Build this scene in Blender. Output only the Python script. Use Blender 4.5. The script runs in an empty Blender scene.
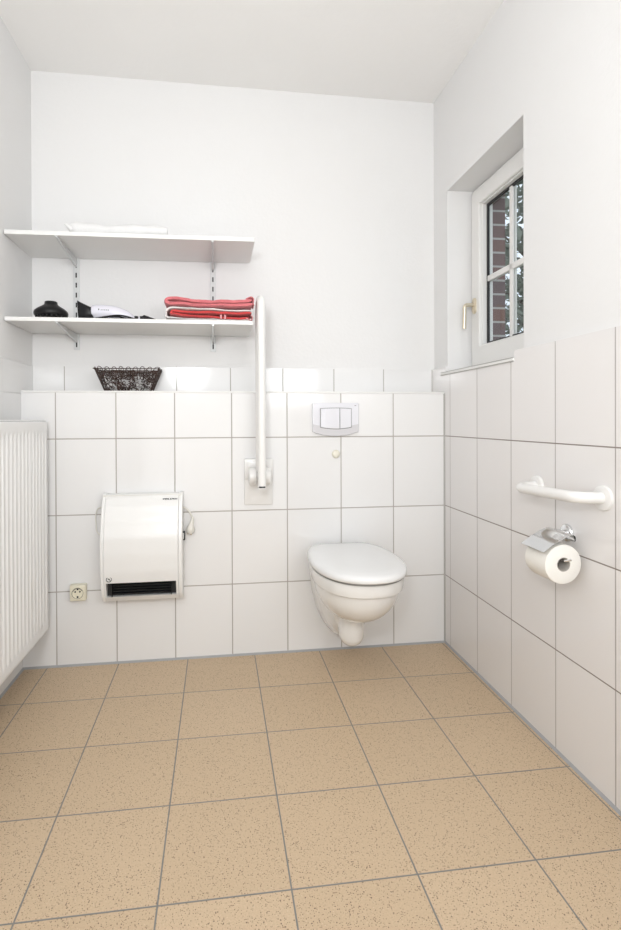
import bpy, bmesh, math, random
from mathutils import Vector, Matrix
from math import sin, cos, pi
random.seed(7)
S = bpy.context.scene
COL = S.collection
S.view_settings.view_transform = 'Standard'
S.view_settings.look = 'None'
S.view_settings.exposure = 0.0

# ------------------------------------------------------------------ measures
XL = -1.89      # left wall
YB = 0.136      # upper back wall (lower tiled front stands at y = 0)
ZC = 2.63       # ceiling
ZL = 1.178      # ledge of the tiled front
ZT = 1.302      # top of wall tiles
YF = -3.1       # wall behind the camera
LA = -0.020      # small turn of the left wall
RA = -0.0058    # small turn of the right wall

# ------------------------------------------------------------------ materials
def new_mat(name):
    m = bpy.data.materials.new(name); m.use_nodes = True
    nt = m.node_tree
    return m, nt, nt.nodes['Principled BSDF']

def N(nt, typ, **kw):
    n = nt.nodes.new(typ)
    for k, v in kw.items():
        setattr(n, k, v)
    return n

def mth(nt, op, a, b=None, c=None, clamp=False):
    n = nt.nodes.new('ShaderNodeMath'); n.operation = op; n.use_clamp = clamp
    for i, v in enumerate((a, b, c)):
        if v is None: continue
        if isinstance(v, (int, float)): n.inputs[i].default_value = v
        else: nt.links.new(v, n.inputs[i])
    return n.outputs[0]

def mixc(nt, f, a, b):
    n = nt.nodes.new('ShaderNodeMix'); n.data_type = 'RGBA'
    def put(s, v):
        if isinstance(v, tuple): s.default_value = (*v, 1) if len(v) == 3 else v
        elif isinstance(v, (int, float)): s.default_value = v
        else: nt.links.new(v, s)
    put(n.inputs['Factor'], f); put(n.inputs['A'], a); put(n.inputs['B'], b)
    return n.outputs['Result']

def plain(name, col, rough=0.5, metal=0.0, noise=0.0, nscale=40, bump=0.0, bscale=80, coat=0.0, spec=0.5, sheen=0.0):
    m, nt, b = new_mat(name)
    b.inputs['Roughness'].default_value = rough
    b.inputs['Metallic'].default_value = metal
    b.inputs['Coat Weight'].default_value = coat
    b.inputs['Specular IOR Level'].default_value = spec
    b.inputs['Sheen Weight'].default_value = sheen
    tc = N(nt, 'ShaderNodeTexCoord')
    nz = N(nt, 'ShaderNodeTexNoise'); nz.inputs['Scale'].default_value = nscale; nz.inputs['Detail'].default_value = 4
    nt.links.new(tc.outputs['Object'], nz.inputs['Vector'])
    dark = tuple(c * (1 - noise) for c in col)
    nt.links.new(mixc(nt, nz.outputs['Fac'], dark, tuple(min(1, c * (1 + noise * .4)) for c in col)), b.inputs['Base Color'])
    if bump:
        n2 = N(nt, 'ShaderNodeTexNoise'); n2.inputs['Scale'].default_value = bscale; n2.inputs['Detail'].default_value = 5
        nt.links.new(tc.outputs['Object'], n2.inputs['Vector'])
        bp = N(nt, 'ShaderNodeBump'); bp.inputs['Strength'].default_value = bump; bp.inputs['Distance'].default_value = 0.002
        nt.links.new(n2.outputs['Fac'], bp.inputs['Height'])
        nt.links.new(bp.outputs['Normal'], b.inputs['Normal'])
    return m

def grid_mask(nt, coord, off, pitch, w, soft=0.001):
    """1 inside the joint, 0 on the tile"""
    t = mth(nt, 'DIVIDE', mth(nt, 'SUBTRACT', coord, off), pitch)
    fr = mth(nt, 'FRACT', mth(nt, 'ADD', t, 0.5))
    d = mth(nt, 'MULTIPLY', mth(nt, 'ABSOLUTE', mth(nt, 'SUBTRACT', fr, 0.5)), pitch)
    v = mth(nt, 'DIVIDE', mth(nt, 'SUBTRACT', w / 2 + soft, d), soft, clamp=True)
    cell = mth(nt, 'FLOOR', t)
    return v, cell

def wall_tile(name, axis, uoff, zoff, col=(.81, .805, .80), grout=(.40, .37, .34), pw=.25, ph=.3279, w=.0035, zj=True, zgrout=None):
    m, nt, b = new_mat(name)
    tc = N(nt, 'ShaderNodeTexCoord'); sp = N(nt, 'ShaderNodeSeparateXYZ')
    nt.links.new(tc.outputs['Object'], sp.inputs[0])
    mu, cu = grid_mask(nt, sp.outputs[axis], uoff, pw, w)
    mz, cz = grid_mask(nt, sp.outputs['Z'], zoff, ph, w)
    if not zj:
        mz = mth(nt, 'MULTIPLY', mz, 0.0)
    mask = mth(nt, 'MAXIMUM', mu, mz)
    wn = N(nt, 'ShaderNodeTexWhiteNoise'); wn.noise_dimensions = '2D'
    cb = N(nt, 'ShaderNodeCombineXYZ'); nt.links.new(cu, cb.inputs[0]); nt.links.new(cz, cb.inputs[1])
    nt.links.new(cb.outputs[0], wn.inputs['Vector'])
    base = mixc(nt, wn.outputs['Value'], tuple(c * .975 for c in col), col)
    g = grout if zgrout is None else mixc(nt, mz, grout, zgrout)
    nt.links.new(mixc(nt, mask, base, g), b.inputs['Base Color'])
    rg = mth(nt, 'ADD', mth(nt, 'MULTIPLY', mask, .6), .10)
    nt.links.new(rg, b.inputs['Roughness'])
    b.inputs['Specular IOR Level'].default_value = .5
    # a glaze that waves a little and a tiny tilt that differs tile by tile
    nz = N(nt, 'ShaderNodeTexNoise'); nz.inputs['Scale'].default_value = 9; nz.inputs['Detail'].default_value = 1
    nt.links.new(tc.outputs['Object'], nz.inputs['Vector'])
    tilt = mth(nt, 'MULTIPLY', mth(nt, 'SUBTRACT', wn.outputs['Value'], .5), mth(nt, 'MULTIPLY', sp.outputs[axis], 1.2))
    h = mth(nt, 'SUBTRACT', mth(nt, 'ADD', mth(nt, 'MULTIPLY', nz.outputs['Fac'], .5), tilt), mth(nt, 'MULTIPLY', mask, 1.0))
    bp = N(nt, 'ShaderNodeBump'); bp.inputs['Strength'].default_value = .5; bp.inputs['Distance'].default_value = .0014
    nt.links.new(h, bp.inputs['Height']); nt.links.new(bp.outputs['Normal'], b.inputs['Normal'])
    return m

def floor_tile():
    m, nt, b = new_mat('speckled_floor_tile')
    tc = N(nt, 'ShaderNodeTexCoord')
    mp = N(nt, 'ShaderNodeMapping'); mp.vector_type = 'TEXTURE'
    mp.inputs['Location'].default_value = (-1.7905, -.2866, 0); mp.inputs['Rotation'].default_value = (0, 0, -.0047)
    nt.links.new(tc.outputs['Object'], mp.inputs['Vector'])
    sp = N(nt, 'ShaderNodeSeparateXYZ'); nt.links.new(mp.outputs[0], sp.inputs[0])
    mu, cu = grid_mask(nt, sp.outputs['X'], 0, .2951, .0028, .0010)
    mv, cv = grid_mask(nt, sp.outputs['Y'], 0, .2951, .0028, .0010)
    mask = mth(nt, 'MAXIMUM', mu, mv)
    wn = N(nt, 'ShaderNodeTexWhiteNoise'); wn.noise_dimensions = '2D'
    cb = N(nt, 'ShaderNodeCombineXYZ'); nt.links.new(cu, cb.inputs[0]); nt.links.new(cv, cb.inputs[1])
    nt.links.new(cb.outputs[0], wn.inputs['Vector'])
    base = mixc(nt, wn.outputs['Value'], (.595, .450, .300), (.630, .480, .325))
    n1 = N(nt, 'ShaderNodeTexNoise'); n1.inputs['Scale'].default_value = 260; n1.inputs['Detail'].default_value = 3
    nt.links.new(mp.outputs[0], n1.inputs['Vector'])
    grain = mth(nt, 'MULTIPLY', mth(nt, 'SUBTRACT', n1.outputs['Fac'], .38), 2.2, clamp=True)
    base = mixc(nt, mth(nt, 'MULTIPLY', grain, .42), base, (.36, .27, .18))
    n0 = N(nt, 'ShaderNodeTexNoise'); n0.inputs['Scale'].default_value = 5; n0.inputs['Detail'].default_value = 3
    nt.links.new(mp.outputs[0], n0.inputs['Vector'])
    base = mixc(nt, mth(nt, 'MULTIPLY', n0.outputs['Fac'], .18), base, (.62, .48, .33))
    def specks(scale, size, keep, colr, base):
        v = N(nt, 'ShaderNodeTexVoronoi'); v.inputs['Scale'].default_value = scale
        nt.links.new(mp.outputs[0], v.inputs['Vector'])
        s = N(nt, 'ShaderNodeSeparateColor'); nt.links.new(v.outputs['Color'], s.inputs[0])
        k = mth(nt, 'LESS_THAN', s.outputs[0], keep)
        sz = mth(nt, 'MULTIPLY', s.outputs[1], size)
        d = mth(nt, 'LESS_THAN', v.outputs['Distance'], sz)
        return mixc(nt, mth(nt, 'MULTIPLY', mth(nt, 'MULTIPLY', k, d), .85), base, colr)
    base = specks(370, .50, .36, (.15, .09, .055), base)
    base = specks(250, .42, .20, (.085, .05, .035), base)
    base = specks(420, .45, .10, (.70, .58, .42), base)
    nt.links.new(mixc(nt, mask, base, (.22, .215, .205)), b.inputs['Base Color'])
    b.inputs['Roughness'].default_value = .48
    b.inputs['Specular IOR Level'].default_value = .35
    h = mth(nt, 'SUBTRACT', mth(nt, 'MULTIPLY', n1.outputs['Fac'], .3), mask)
    bp = N(nt, 'ShaderNodeBump'); bp.inputs['Strength'].default_value = .5; bp.inputs['Distance'].default_value = .002
    nt.links.new(h, bp.inputs['Height']); nt.links.new(bp.outputs['Normal'], b.inputs['Normal'])
    return m

def brick_mat():
    m, nt, b = new_mat('brown_red_brick')
    tc = N(nt, 'ShaderNodeTexCoord'); sp = N(nt, 'ShaderNodeSeparateXYZ')
    nt.links.new(tc.outputs['Object'], sp.inputs[0])
    cb = N(nt, 'ShaderNodeCombineXYZ')
    nt.links.new(mth(nt, 'ADD', sp.outputs['X'], sp.outputs['Y']), cb.inputs[0]); nt.links.new(sp.outputs['Z'], cb.inputs[1])
    br = N(nt, 'ShaderNodeTexBrick')
    nt.links.new(cb.outputs[0], br.inputs['Vector'])
    br.inputs['Scale'].default_value = 1.0
    br.inputs['Brick Width'].default_value = .22; br.inputs['Row Height'].default_value = .066
    br.inputs['Mortar Size'].default_value = .005; br.inputs['Mortar Smooth'].default_value = .1
    br.inputs['Color1'].default_value = (.20, .105, .09, 1); br.inputs['Color2'].default_value = (.13, .10, .11, 1)
    br.inputs['Mortar'].default_value = (.42, .41, .40, 1)
    nt.links.new(br.outputs['Color'], b.inputs['Base Color'])
    b.inputs['Roughness'].default_value = .9
    return m

def glass_mat():
    m = bpy.data.materials.new('window_glass'); m.use_nodes = True
    nt = m.node_tree; nt.nodes.clear()
    out = N(nt, 'ShaderNodeOutputMaterial'); mx = N(nt, 'ShaderNodeMixShader')
    tr = N(nt, 'ShaderNodeBsdfTransparent'); tr.inputs[0].default_value = (.93, .96, .96, 1)
    gl = N(nt, 'ShaderNodeBsdfGlossy'); gl.inputs['Roughness'].default_value = .01
    lw = N(nt, 'ShaderNodeLayerWeight'); lw.inputs['Blend'].default_value = .5
    fac = mth(nt, 'ADD', mth(nt, 'MULTIPLY', mth(nt, 'POWER', lw.outputs['Facing'], 5.0), .6), .06)
    nt.links.new(fac, mx.inputs[0]); nt.links.new(tr.outputs[0], mx.inputs[1]); nt.links.new(gl.outputs[0], mx.inputs[2])
    nt.links.new(mx.outputs[0], out.inputs[0])
    return m

def leaf_mat():
    m, nt, b = new_mat('dark_green_leaves')
    gi = N(nt, 'ShaderNodeTexCoord'); nz = N(nt, 'ShaderNodeTexNoise'); nz.inputs['Scale'].default_value = 6
    nt.links.new(gi.outputs['Object'], nz.inputs['Vector'])
    nt.links.new(mixc(nt, nz.outputs['Fac'], (.09, .11, .085), (.26, .30, .24)), b.inputs['Base Color'])
    b.inputs['Roughness'].default_value = .5
    return m

M = {}
M['plaster'] = plain('white_wall_paint', (.785, .78, .775), .75, noise=.012, nscale=3, bump=.35, bscale=70)
M['ceiling'] = plain('white_ceiling_paint', (.88, .87, .855), .8, noise=.035, nscale=2.2, bump=.4, bscale=45)
M['tile_low'] = wall_tile('white_glazed_tile', 'X', -.2522, .3212)
M['tile_strip'] = wall_tile('white_glazed_tile_strip', 'X', -.2526, 0, zj=False, w=.003)
M['tile_right'] = wall_tile('white_glazed_tile_right', 'Y', -.0581, .3212, col=(.805, .785, .775), grout=(.42, .39, .37), w=.003, zgrout=(.26, .22, .20))
M['tile_left'] = wall_tile('white_glazed_tile_left', 'Y', .07, 1.170, w=.002, grout=(.62, .62, .62))
M['floor'] = floor_tile()
M['grey_seal'] = plain('grey_silicone', (.37, .375, .38), .55, noise=.1, nscale=20)
M['corner_seal'] = plain('light_grey_silicone', (.42, .41, .39), .5, noise=.05)
M['trim_white'] = plain('white_trim', (.82, .815, .80), .4, noise=.02)
M['trim_grey'] = plain('aluminium_edge', (.45, .44, .42), .4, metal=.3)
M['pvc'] = plain('white_window_plastic', (.80, .79, .77), .32, noise=.01)
M['gasket'] = plain('black_rubber_seal', (.012, .012, .013), .5)
M['brass'] = plain('champagne_metal', (.72, .64, .50), .3, metal=.85, noise=.03)
M['brick'] = brick_mat()
M['glass'] = glass_mat()
M['leaf'] = leaf_mat()
M['bark'] = plain('tree_bark', (.10, .08, .06), .9, noise=.4, nscale=12, bump=.6)
M['grass'] = plain('outdoor_ground', (.12, .15, .07), .95, noise=.4, nscale=3)
M['ceramic'] = plain('white_sanitary_ceramic', (.82, .812, .79), .08, noise=.008, nscale=2, coat=.3)
M['lid'] = plain('white_seat_plastic', (.80, .80, .795), .10, noise=.008, nscale=2)
M['dark_gap'] = plain('dark_grey_rubber', (.05, .05, .05), .6)
M['shelf'] = plain('white_melamine', (.80, .795, .78), .35, noise=.01)
M['rail'] = plain('white_steel', (.66, .67, .67), .3, noise=.01)
M['bracket'] = plain('pale_grey_steel', (.62, .63, .63), .3, metal=.35)
M['slot'] = plain('dark_slot', (.02, .02, .02), .7)
M['bar'] = plain('white_coated_tube', (.815, .805, .785), .28, noise=.006, coat=.3)
M['black'] = plain('black_plastic', (.008, .008, .009), .38, noise=.1, spec=.3)
M['black_matt'] = plain('black_matt_plastic', (.012, .012, .013), .6, noise=.1, spec=.25)
M['dryer'] = plain('pale_lavender_plastic', (.76, .75, .82), .25, noise=.01)
M['heater'] = plain('white_heater_plastic', (.82, .815, .80), .30, noise=.006, coat=.15)
M['heater_side'] = plain('cream_heater_side', (.74, .73, .69), .35)
M['cable'] = plain('white_cable', (.74, .72, .66), .4)
M['socket'] = plain('cream_socket_plastic', (.76, .72, .58), .35, noise=.01)
M['plate'] = plain('cool_white_plastic', (.75, .75, .79), .16, noise=.01)
M['plate_low'] = plain('silver_grey_plastic', (.62, .61, .63), .22)
M['button_gap'] = plain('grey_gap', (.20, .20, .20), .6)
M['bumper'] = plain('cream_rubber', (.80, .77, .66), .45)
M['chrome'] = plain('polished_chrome', (.78, .79, .80), .07, metal=1.0)
M['paper'] = plain('toilet_paper', (.86, .84, .79), .9, noise=.02, nscale=30, bump=.3, bscale=200)
M['card'] = plain('cardboard_core', (.45, .42, .38), .8)
M['radiator'] = plain('white_radiator_enamel', (.82, .82, .815), .28, noise=.005)
M['red_pale'] = plain('faded_red_terry', (.74, .20, .22), .95, noise=.30, nscale=160, bump=1.0, bscale=500, sheen=.3)
M['red'] = plain('bright_red_terry', (.68, .065, .065), .95, noise=.30, nscale=160, bump=1.0, bscale=500, sheen=.3)
M['terry_white'] = plain('white_terry', (.80, .76, .74), .95, noise=.12, nscale=120, bump=1.0, bscale=500)
M['pink_stripe'] = plain('pink_terry', (.74, .35, .36), .95, noise=.2, nscale=120, bump=1.0, bscale=500)
M['wicker'] = plain('dark_brown_wicker', (.045, .020, .013), .5, noise=.8, nscale=30)
M['print_dark'] = plain('dark_print', (.05, .05, .05), .6)

# ------------------------------------------------------------------ mesh helpers
def bm_new(): return bmesh.new()

def obj(name, bm, mats, parent=None, smooth=True, angle=40):
    me = bpy.data.meshes.new(name)
    bmesh.ops.recalc_face_normals(bm, faces=bm.faces[:])
    bm.to_mesh(me); bm.free()
    if not isinstance(mats, (list, tuple)): mats = [mats]
    for m in mats: me.materials.append(m)
    if smooth:
        for p in me.polygons: p.use_smooth = True
        try: me.set_sharp_from_angle(angle=math.radians(angle))
        except Exception: pass
    o = bpy.data.objects.new(name, me); COL.objects.link(o)
    if parent is not None: o.parent = parent
    return o

def thing(name, label, cat, loc=(0, 0, 0), rotz=0.0, group=None):
    o = bpy.data.objects.new(name, None); COL.objects.link(o)
    o.empty_display_size = .05
    o.location = loc; o.rotation_euler = (0, 0, rotz)
    o['label'] = label; o['category'] = cat
    if group: o['group'] = group
    return o

def tag(o, label, cat, group=None):
    o['label'] = label; o['category'] = cat
    if group: o['group'] = group
    return o

def struct(o, label=None, cat=None):
    o['kind'] = 'structure'
    if label: o['label'] = label
    if cat: o['category'] = cat
    return o

def add_box(bm, a, b, bev=0.0, seg=2, mi=0, mat=None):
    t = bmesh.new()
    r = bmesh.ops.create_cube(t, size=1)
    a = Vector(a); b = Vector(b); c = (a + b) / 2; s = b - a
    for v in t.verts: v.co = Vector((v.co.x * s.x + c.x, v.co.y * s.y + c.y, v.co.z * s.z + c.z))
    if bev > 0:
        bmesh.ops.bevel(t, geom=t.edges[:], offset=bev, segments=seg, profile=.5, affect='EDGES')
    merge(bm, t, mi, mat)

def merge(bm, t, mi=0, mat=None):
    if mat is not None: bmesh.ops.transform(t, matrix=mat, verts=t.verts[:])
    vm = {v: bm.verts.new(v.co) for v in t.verts}
    for f in t.faces:
        try:
            nf = bm.faces.new([vm[v] for v in f.verts]); nf.material_index = mi
        except ValueError: pass
    t.free()

def add_rings(bm, rings, cap0=True, cap1=True, mi=0, closed=True):
    vs = [[bm.verts.new(p) for p in r] for r in rings]
    n = len(rings[0])
    for i in range(len(vs) - 1):
        for j in range(n if closed else n - 1):
            k = (j + 1) % n
            f = bm.faces.new((vs[i][j], vs[i][k], vs[i + 1][k], vs[i + 1][j])); f.material_index = mi
    if cap0: bm.faces.new(vs[0][::-1]).material_index = mi
    if cap1: bm.faces.new(vs[-1]).material_index = mi
    return vs

def add_lathe(bm, prof, center=(0, 0, 0), axis='Z', seg=40, mi=0, cap=True, sx=1.0, sy=1.0, mat=None):
    """prof: list of (r, h)"""
    rings = []
    for r, h in prof:
        ring = []
        for k in range(seg):
            a = 2 * pi * k / seg
            x, y = r * cos(a) * sx, r * sin(a) * sy
            p = {'Z': (x, y, h), 'Y': (x, h, y), 'X': (h, x, y)}[axis]
            p = Vector(p)
            if mat is not None: p = mat @ p
            ring.append(p + Vector(center))
        rings.append(ring)
    add_rings(bm, rings, cap, cap, mi)

def smooth_path(pts, n=8):
    P = [Vector(p) for p in pts]
    out = []
    for i in range(len(P) - 1):
        p0 = P[max(i - 1, 0)]; p1 = P[i]; p2 = P[i + 1]; p3 = P[min(i + 2, len(P) - 1)]
        for k in range(n):
            t = k / n
            out.append(.5 * ((2 * p1) + (p2 - p0) * t + (2 * p0 - 5 * p1 + 4 * p2 - p3) * t * t + (3 * p1 - p0 - 3 * p2 + p3) * t ** 3))
    out.append(P[-1])
    return out

def add_tube(bm, pts, r, seg=12, mi=0, cap=True):
    pts = [Vector(p) for p in pts]
    if not isinstance(r, (list, tuple)): r = [r] * len(pts)
    T = []
    for i in range(len(pts)):
        a = pts[max(i - 1, 0)]; b = pts[min(i + 1, len(pts) - 1)]
        d = (b - a)
        T.append(d.normalized() if d.length > 1e-9 else Vector((0, 0, 1)))
    up = Vector((0, 0, 1)) if abs(T[0].z) < .9 else Vector((1, 0, 0))
    n = T[0].cross(up).normalized()
    rings = []
    for i, p in enumerate(pts):
        n = (n - T[i] * n.dot(T[i]))
        n = n.normalized() if n.length > 1e-6 else T[i].orthogonal().normalized()
        b = T[i].cross(n)
        rings.append([p + (n * cos(2 * pi * k / seg) + b * sin(2 * pi * k / seg)) * r[i] for k in range(seg)])
    add_rings(bm, rings, cap, cap, mi)

def bend_path(corners, rad, n=8):
    """polyline with rounded corners"""
    C = [Vector(c) for c in corners]
    out = [C[0]]
    for i in range(1, len(C) - 1):
        a = (C[i - 1] - C[i]).normalized(); b = (C[i + 1] - C[i]).normalized()
        ang = a.angle(b); d = rad / math.tan(ang / 2)
        p = C[i] + a * d; q = C[i] + b * d
        bis = (a + b).normalized(); cen = C[i] + bis * (rad / sin(ang / 2))
        va = p - cen; vb = q - cen
        tot = va.angle(vb); ax = va.cross(vb).normalized()
        for k in range(n + 1):
            out.append(cen + Matrix.Rotation(tot * k / n, 4, ax) @ va)
    out.append(C[-1])
    return out

def text_mesh(name, s, size, mat, parent, loc, rot, extrude=.0004):
    cu = bpy.data.curves.new(name, 'FONT'); cu.body = s; cu.size = size; cu.align_x = 'CENTER'; cu.align_y = 'CENTER'
    cu.extrude = extrude; cu.offset = .00035; cu.space_character = 1.0
    o = bpy.data.objects.new(name + '_tmp', cu); COL.objects.link(o)
    bpy.context.view_layer.update()
    dg = bpy.context.evaluated_depsgraph_get()
    me = bpy.data.meshes.new_from_object(o.evaluated_get(dg)); me.name = name
    bpy.data.objects.remove(o); bpy.data.curves.remove(cu)
    me.materials.clear(); me.materials.append(mat)
    r = bpy.data.objects.new(name, me); COL.objects.link(r)
    r.parent = parent; r.location = loc; r.rotation_euler = rot
    return r

def bake(o):
    """apply the modifiers of o"""
    bpy.context.view_layer.update()
    dg = bpy.context.evaluated_depsgraph_get()
    me = bpy.data.meshes.new_from_object(o.evaluated_get(dg))
    mats = [s for s in o.data.materials]
    o.modifiers.clear(); o.data = me
    me.materials.clear()
    for m_ in mats: me.materials.append(m_)
    for p in me.polygons: p.use_smooth = True
    return o

# ================================================================== THE ROOM
bm = bm_new(); add_box(bm, (XL - .25, YF - .15, -.12), (.0, .30, 0)); struct(obj('floor', bm, M['floor'], smooth=False))
bm = bm_new(); add_box(bm, (XL - .25, YF - .15, ZC), (.33, .30, ZC + .12)); struct(obj('ceiling', bm, M['ceiling'], smooth=False))

bm = bm_new()
add_box(bm, (XL, 0, 0), (.012, .30, ZL), mi=1)                  # tiled front wall that hides the cistern
add_box(bm, (XL - .01, YB, ZL), (.012, .30, ZT), mi=2)                # low strip of tiles
add_box(bm, (XL, YB + .003, ZT), (.03, .30, ZC), mi=0)
struct(obj('wall_back', bm, [M['plaster'], M['tile_low'], M['tile_strip']], smooth=False))

bm = bm_new()
add_box(bm, (XL - .15, YF, 0), (XL, .30, ZT), mi=1)
add_box(bm, (XL - .15, YF, ZT), (XL - .003, .30, ZC), mi=0)

o = obj('wall_left', bm, [M['plaster'], M['tile_left']], smooth=False)
o.data.transform(Matrix.Translation((-XL, 0, 0))); o.location.x = XL; o.rotation_euler.z = LA; struct(o)

bm = bm_new(); add_box(bm, (XL - .25, YF - .15, 0), (.33, YF, ZC)); struct(obj('wall_front', bm, M['plaster'], smooth=False))

# right wall with the window opening (local frame turned by RA)
WY0, WY1, WZ0, WZ1 = -.622, -.012, 1.272, 2.129
WS = -.579
bm = bm_new()
IN, OUT = .225, .300
add_box(bm, (0, YF, 0), (IN, .34, WZ0), mi=1)
add_box(bm, (0, YF, WZ0), (IN, WY0, ZT), mi=1)
add_box(bm, (0, WY0, WZ0), (.012, WS, ZT), mi=1)               # end of the tile row in front of the recess
add_box(bm, (0, WY1, WZ0), (IN, .34, ZT), mi=1)
add_box(bm, (.010, YF, ZT), (IN, WY0, ZC), mi=0)
add_box(bm, (.010, WY1, ZT), (IN, .34, ZC), mi=0)
add_box(bm, (.010, WY0, WZ1), (IN, WY1, ZC), mi=0)
for a, b in (((IN, YF, -.2), (OUT, WY0, ZC + .1)), ((IN, WY1, -.2), (OUT, .6, ZC + .1)), ((IN, WY0, WZ1), (OUT, WY1, ZC + .1)), ((IN, WY0, -.2), (OUT, WY1, WZ0))):
    add_box(bm, a, b, mi=2)
o = obj('wall_right', bm, [M['plaster'], M['tile_right'], M['brick']], smooth=False); o.rotation_euler.z = RA; struct(o)
# plaster lining of the reveal (the wall core above is tiled on its lower strip)
bm = bm_new()
add_box(bm, (.0005, WY1 - .003, WZ0), (.14, WY1 + .001, ZT + .001))
o = obj('trim_4', bm, M['plaster'], smooth=False); o.rotation_euler.z = RA; struct(o)

# grey silicone joints along the floor
def fillet(name, pts_a, pts_b, mat, rotz=0):
    bm = bm_new(); add_rings(bm, [pts_a, pts_b]); o = obj(name, bm, mat, smooth=False); o.rotation_euler.z = rotz; return struct(o)
g = .0075
fillet('baseboard_back', [(XL, 0, 0), (XL, -g, 0), (XL, 0, g)], [(0, 0, 0), (0, -g, 0), (0, 0, g)], M['grey_seal'])
g = .0075
fillet('baseboard_right', [(0, .0, 0), (-g, .0, 0), (0, .0, g)], [(0, YF, 0), (-g, YF, 0), (0, YF, g)], M['grey_seal'], RA)
fillet('baseboard_left', [(XL, 0, 0), (XL + g, 0, 0), (XL, 0, g)], [(XL, YF, 0), (XL + g, YF, 0), (XL, YF, g)], M['grey_seal'])
_b = bpy.data.objects['baseboard_left']; _b.data.transform(Matrix.Translation((-XL, 0, 0))); _b.location.x = XL; _b.rotation_euler.z = LA
g = .006
fillet('trim_1', [(0, 0, 0.005), (-g, 0, 0.005), (0, -g, 0.005)], [(0, 0, ZL), (-g, 0, ZL), (0, -g, ZL)], M['corner_seal'])
# white edge strip of the ledge
bm = bm_new(); add_box(bm, (XL, -.003, ZL - .002), (-.001, .012, ZL + .007), .002)
struct(obj('trim_2', bm, [M['trim_white']], smooth=True))
bm = bm_new(); add_box(bm, (XL, .0, ZL), (-.001, YB, ZL + .0055)); struct(obj('trim_3', bm, M['trim_white'], smooth=False))

# ------------------------------------------------------------------ window
win = bpy.data.objects.new('window_1', None); COL.objects.link(win); win.rotation_euler.z = RA; win.location.x = .008
win['kind'] = 'structure'; win['label'] = 'white plastic casement window with cross bars in the deep recess'
def frame_mesh(y0, y1, z0, z1, w, x0, x1, bev=.003, ws=None):
    bm = bm_new(); wb = ws or w
    # mitred frame: 4 loops
    O = [(y0, z0), (y1, z0), (y1, z1), (y0, z1)]
    I = [(y0 + w, z0 + wb), (y1 - w, z0 + wb), (y1 - w, z1 - w), (y0 + w, z1 - w)]
    e = bev
    def lp(L, x, d=0, sgn=1):
        cy = (y0 + y1) / 2; cz = (z0 + z1) / 2
        return [bm.verts.new((x, y + d * (1 if y < cy else -1), z + d * (1 if z < cz else -1))) for y, z in L]
    loops = [lp(O, x1), lp(O, x0 + e), lp(O, x0, e), lp(I, x0, -e), lp(I, x0 + e), lp(I, x1)]
    for a in range(len(loops)):
        A = loops[a]; B = loops[(a + 1) % len(loops)]
        for k in range(4):
            bm.faces.new((A[k], A[(k + 1) % 4], B[(k + 1) % 4], B[k]))
    return bm
obj('window_frame', frame_mesh(WY0, WY1, WZ0, WZ1, .030, .127, .200), M['pvc'], win, smooth=False)
SY0, SY1, SZ0, SZ1 = WY0 + .018, WY1 - .018, WZ0 + .022, WZ1 - .018
sash = obj('sash', frame_mesh(SY0, SY1, SZ0, SZ1, .072, .112, .178, .004, ws=.096), M['pvc'], win, smooth=False)
GY0, GY1, GZ0, GZ1 = SY0 + .072, SY1 - .072, SZ0 + .096, SZ1 - .072
obj('glazing_bead', frame_mesh(GY0 - .001, GY1 + .001, GZ0 - .001, GZ1 + .001, .0065, .126, .146, .002), M['pvc'], sash, smooth=False)
obj('rubber_seal', frame_mesh(GY0 - .001, GY1 + .001, GZ0 - .001, GZ1 + .001, .0175, .1462, .1545, .001), M['gasket'], sash, smooth=False)
bm = bm_new(); bm.faces.new([bm.verts.new(p) for p in ((.155, GY0 - .004, GZ0 - .004), (.155, GY0 - .004, GZ1 + .004), (.155, GY1 + .004, GZ1 + .004), (.155, GY1 + .004, GZ0 - .004))]); obj('glass_pane', bm, M['glass'], sash, smooth=False)
bm = bm_new()
my = -.303; mz = 1.693
add_box(bm, (.146, my - .012, GZ0 + .01), (.1545, my + .012, GZ1 - .01), .002)
add_box(bm, (.146, GY0 + .01, mz - .013), (.1545, GY1 - .01, mz + .013), .002)
add_box(bm, (.1572, my - .013, GZ0 + .01), (.166, my + .013, GZ1 - .01), .002)
add_box(bm, (.1572, GY0 + .01, mz - .013), (.166, GY1 - .01, mz + .013), .002)
obj('glazing_bar', bm, M['pvc'], sash)
# handle: oval rose and an L-shaped lever that hangs down
hy, hz = -.062, 1.580
bm = bm_new()
rings = []
for x, s in ((.1125, 1.0), (.106, 1.0), (.1035, .85)):
    rings.append([(x, hy + .0145 * s * cos(2 * pi * k / 28) , hz + (.036 * s - .0145 * s) * (1 if sin(2 * pi * k / 28) > 0 else -1) + .0145 * s * sin(2 * pi * k / 28)) for k in range(28)])
add_rings(bm, rings)
rose = obj('handle_rose', bm, M['brass'], sash)
bm = bm_new()
add_tube(bm, bend_path([(.106, hy, hz + .004), (.062, hy, hz + .004), (.062, hy + .004, hz - .105)], .014), [.0095] * 12 and .0085, 14)
hl = obj('window_handle', bm, M['brass'], sash); hl['label'] = 'champagne metal lever handle'
# sill board
bm = bm_new()
add_box(bm, (-.006, WS, WZ0 - .006), (.127, WY1 - .003, WZ0 + .004), .0015)
add_box(bm, (-.006, WY1 - .003, WZ0 - .006), (.0, .036, WZ0 + .004), .0015)
add_box(bm, (-.0065, WS, WZ0 + .0045), (.0, .036, WZ0 + .0065), mi=1)
add_box(bm, (-.0045, WS, WZ0 - .0085), (.0, .036, WZ0 - .0062), mi=1)
so = obj('trim_5', bm, [M['trim_white'], M['trim_grey']], smooth=False); so.rotation_euler.z = RA; struct(so)

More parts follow.
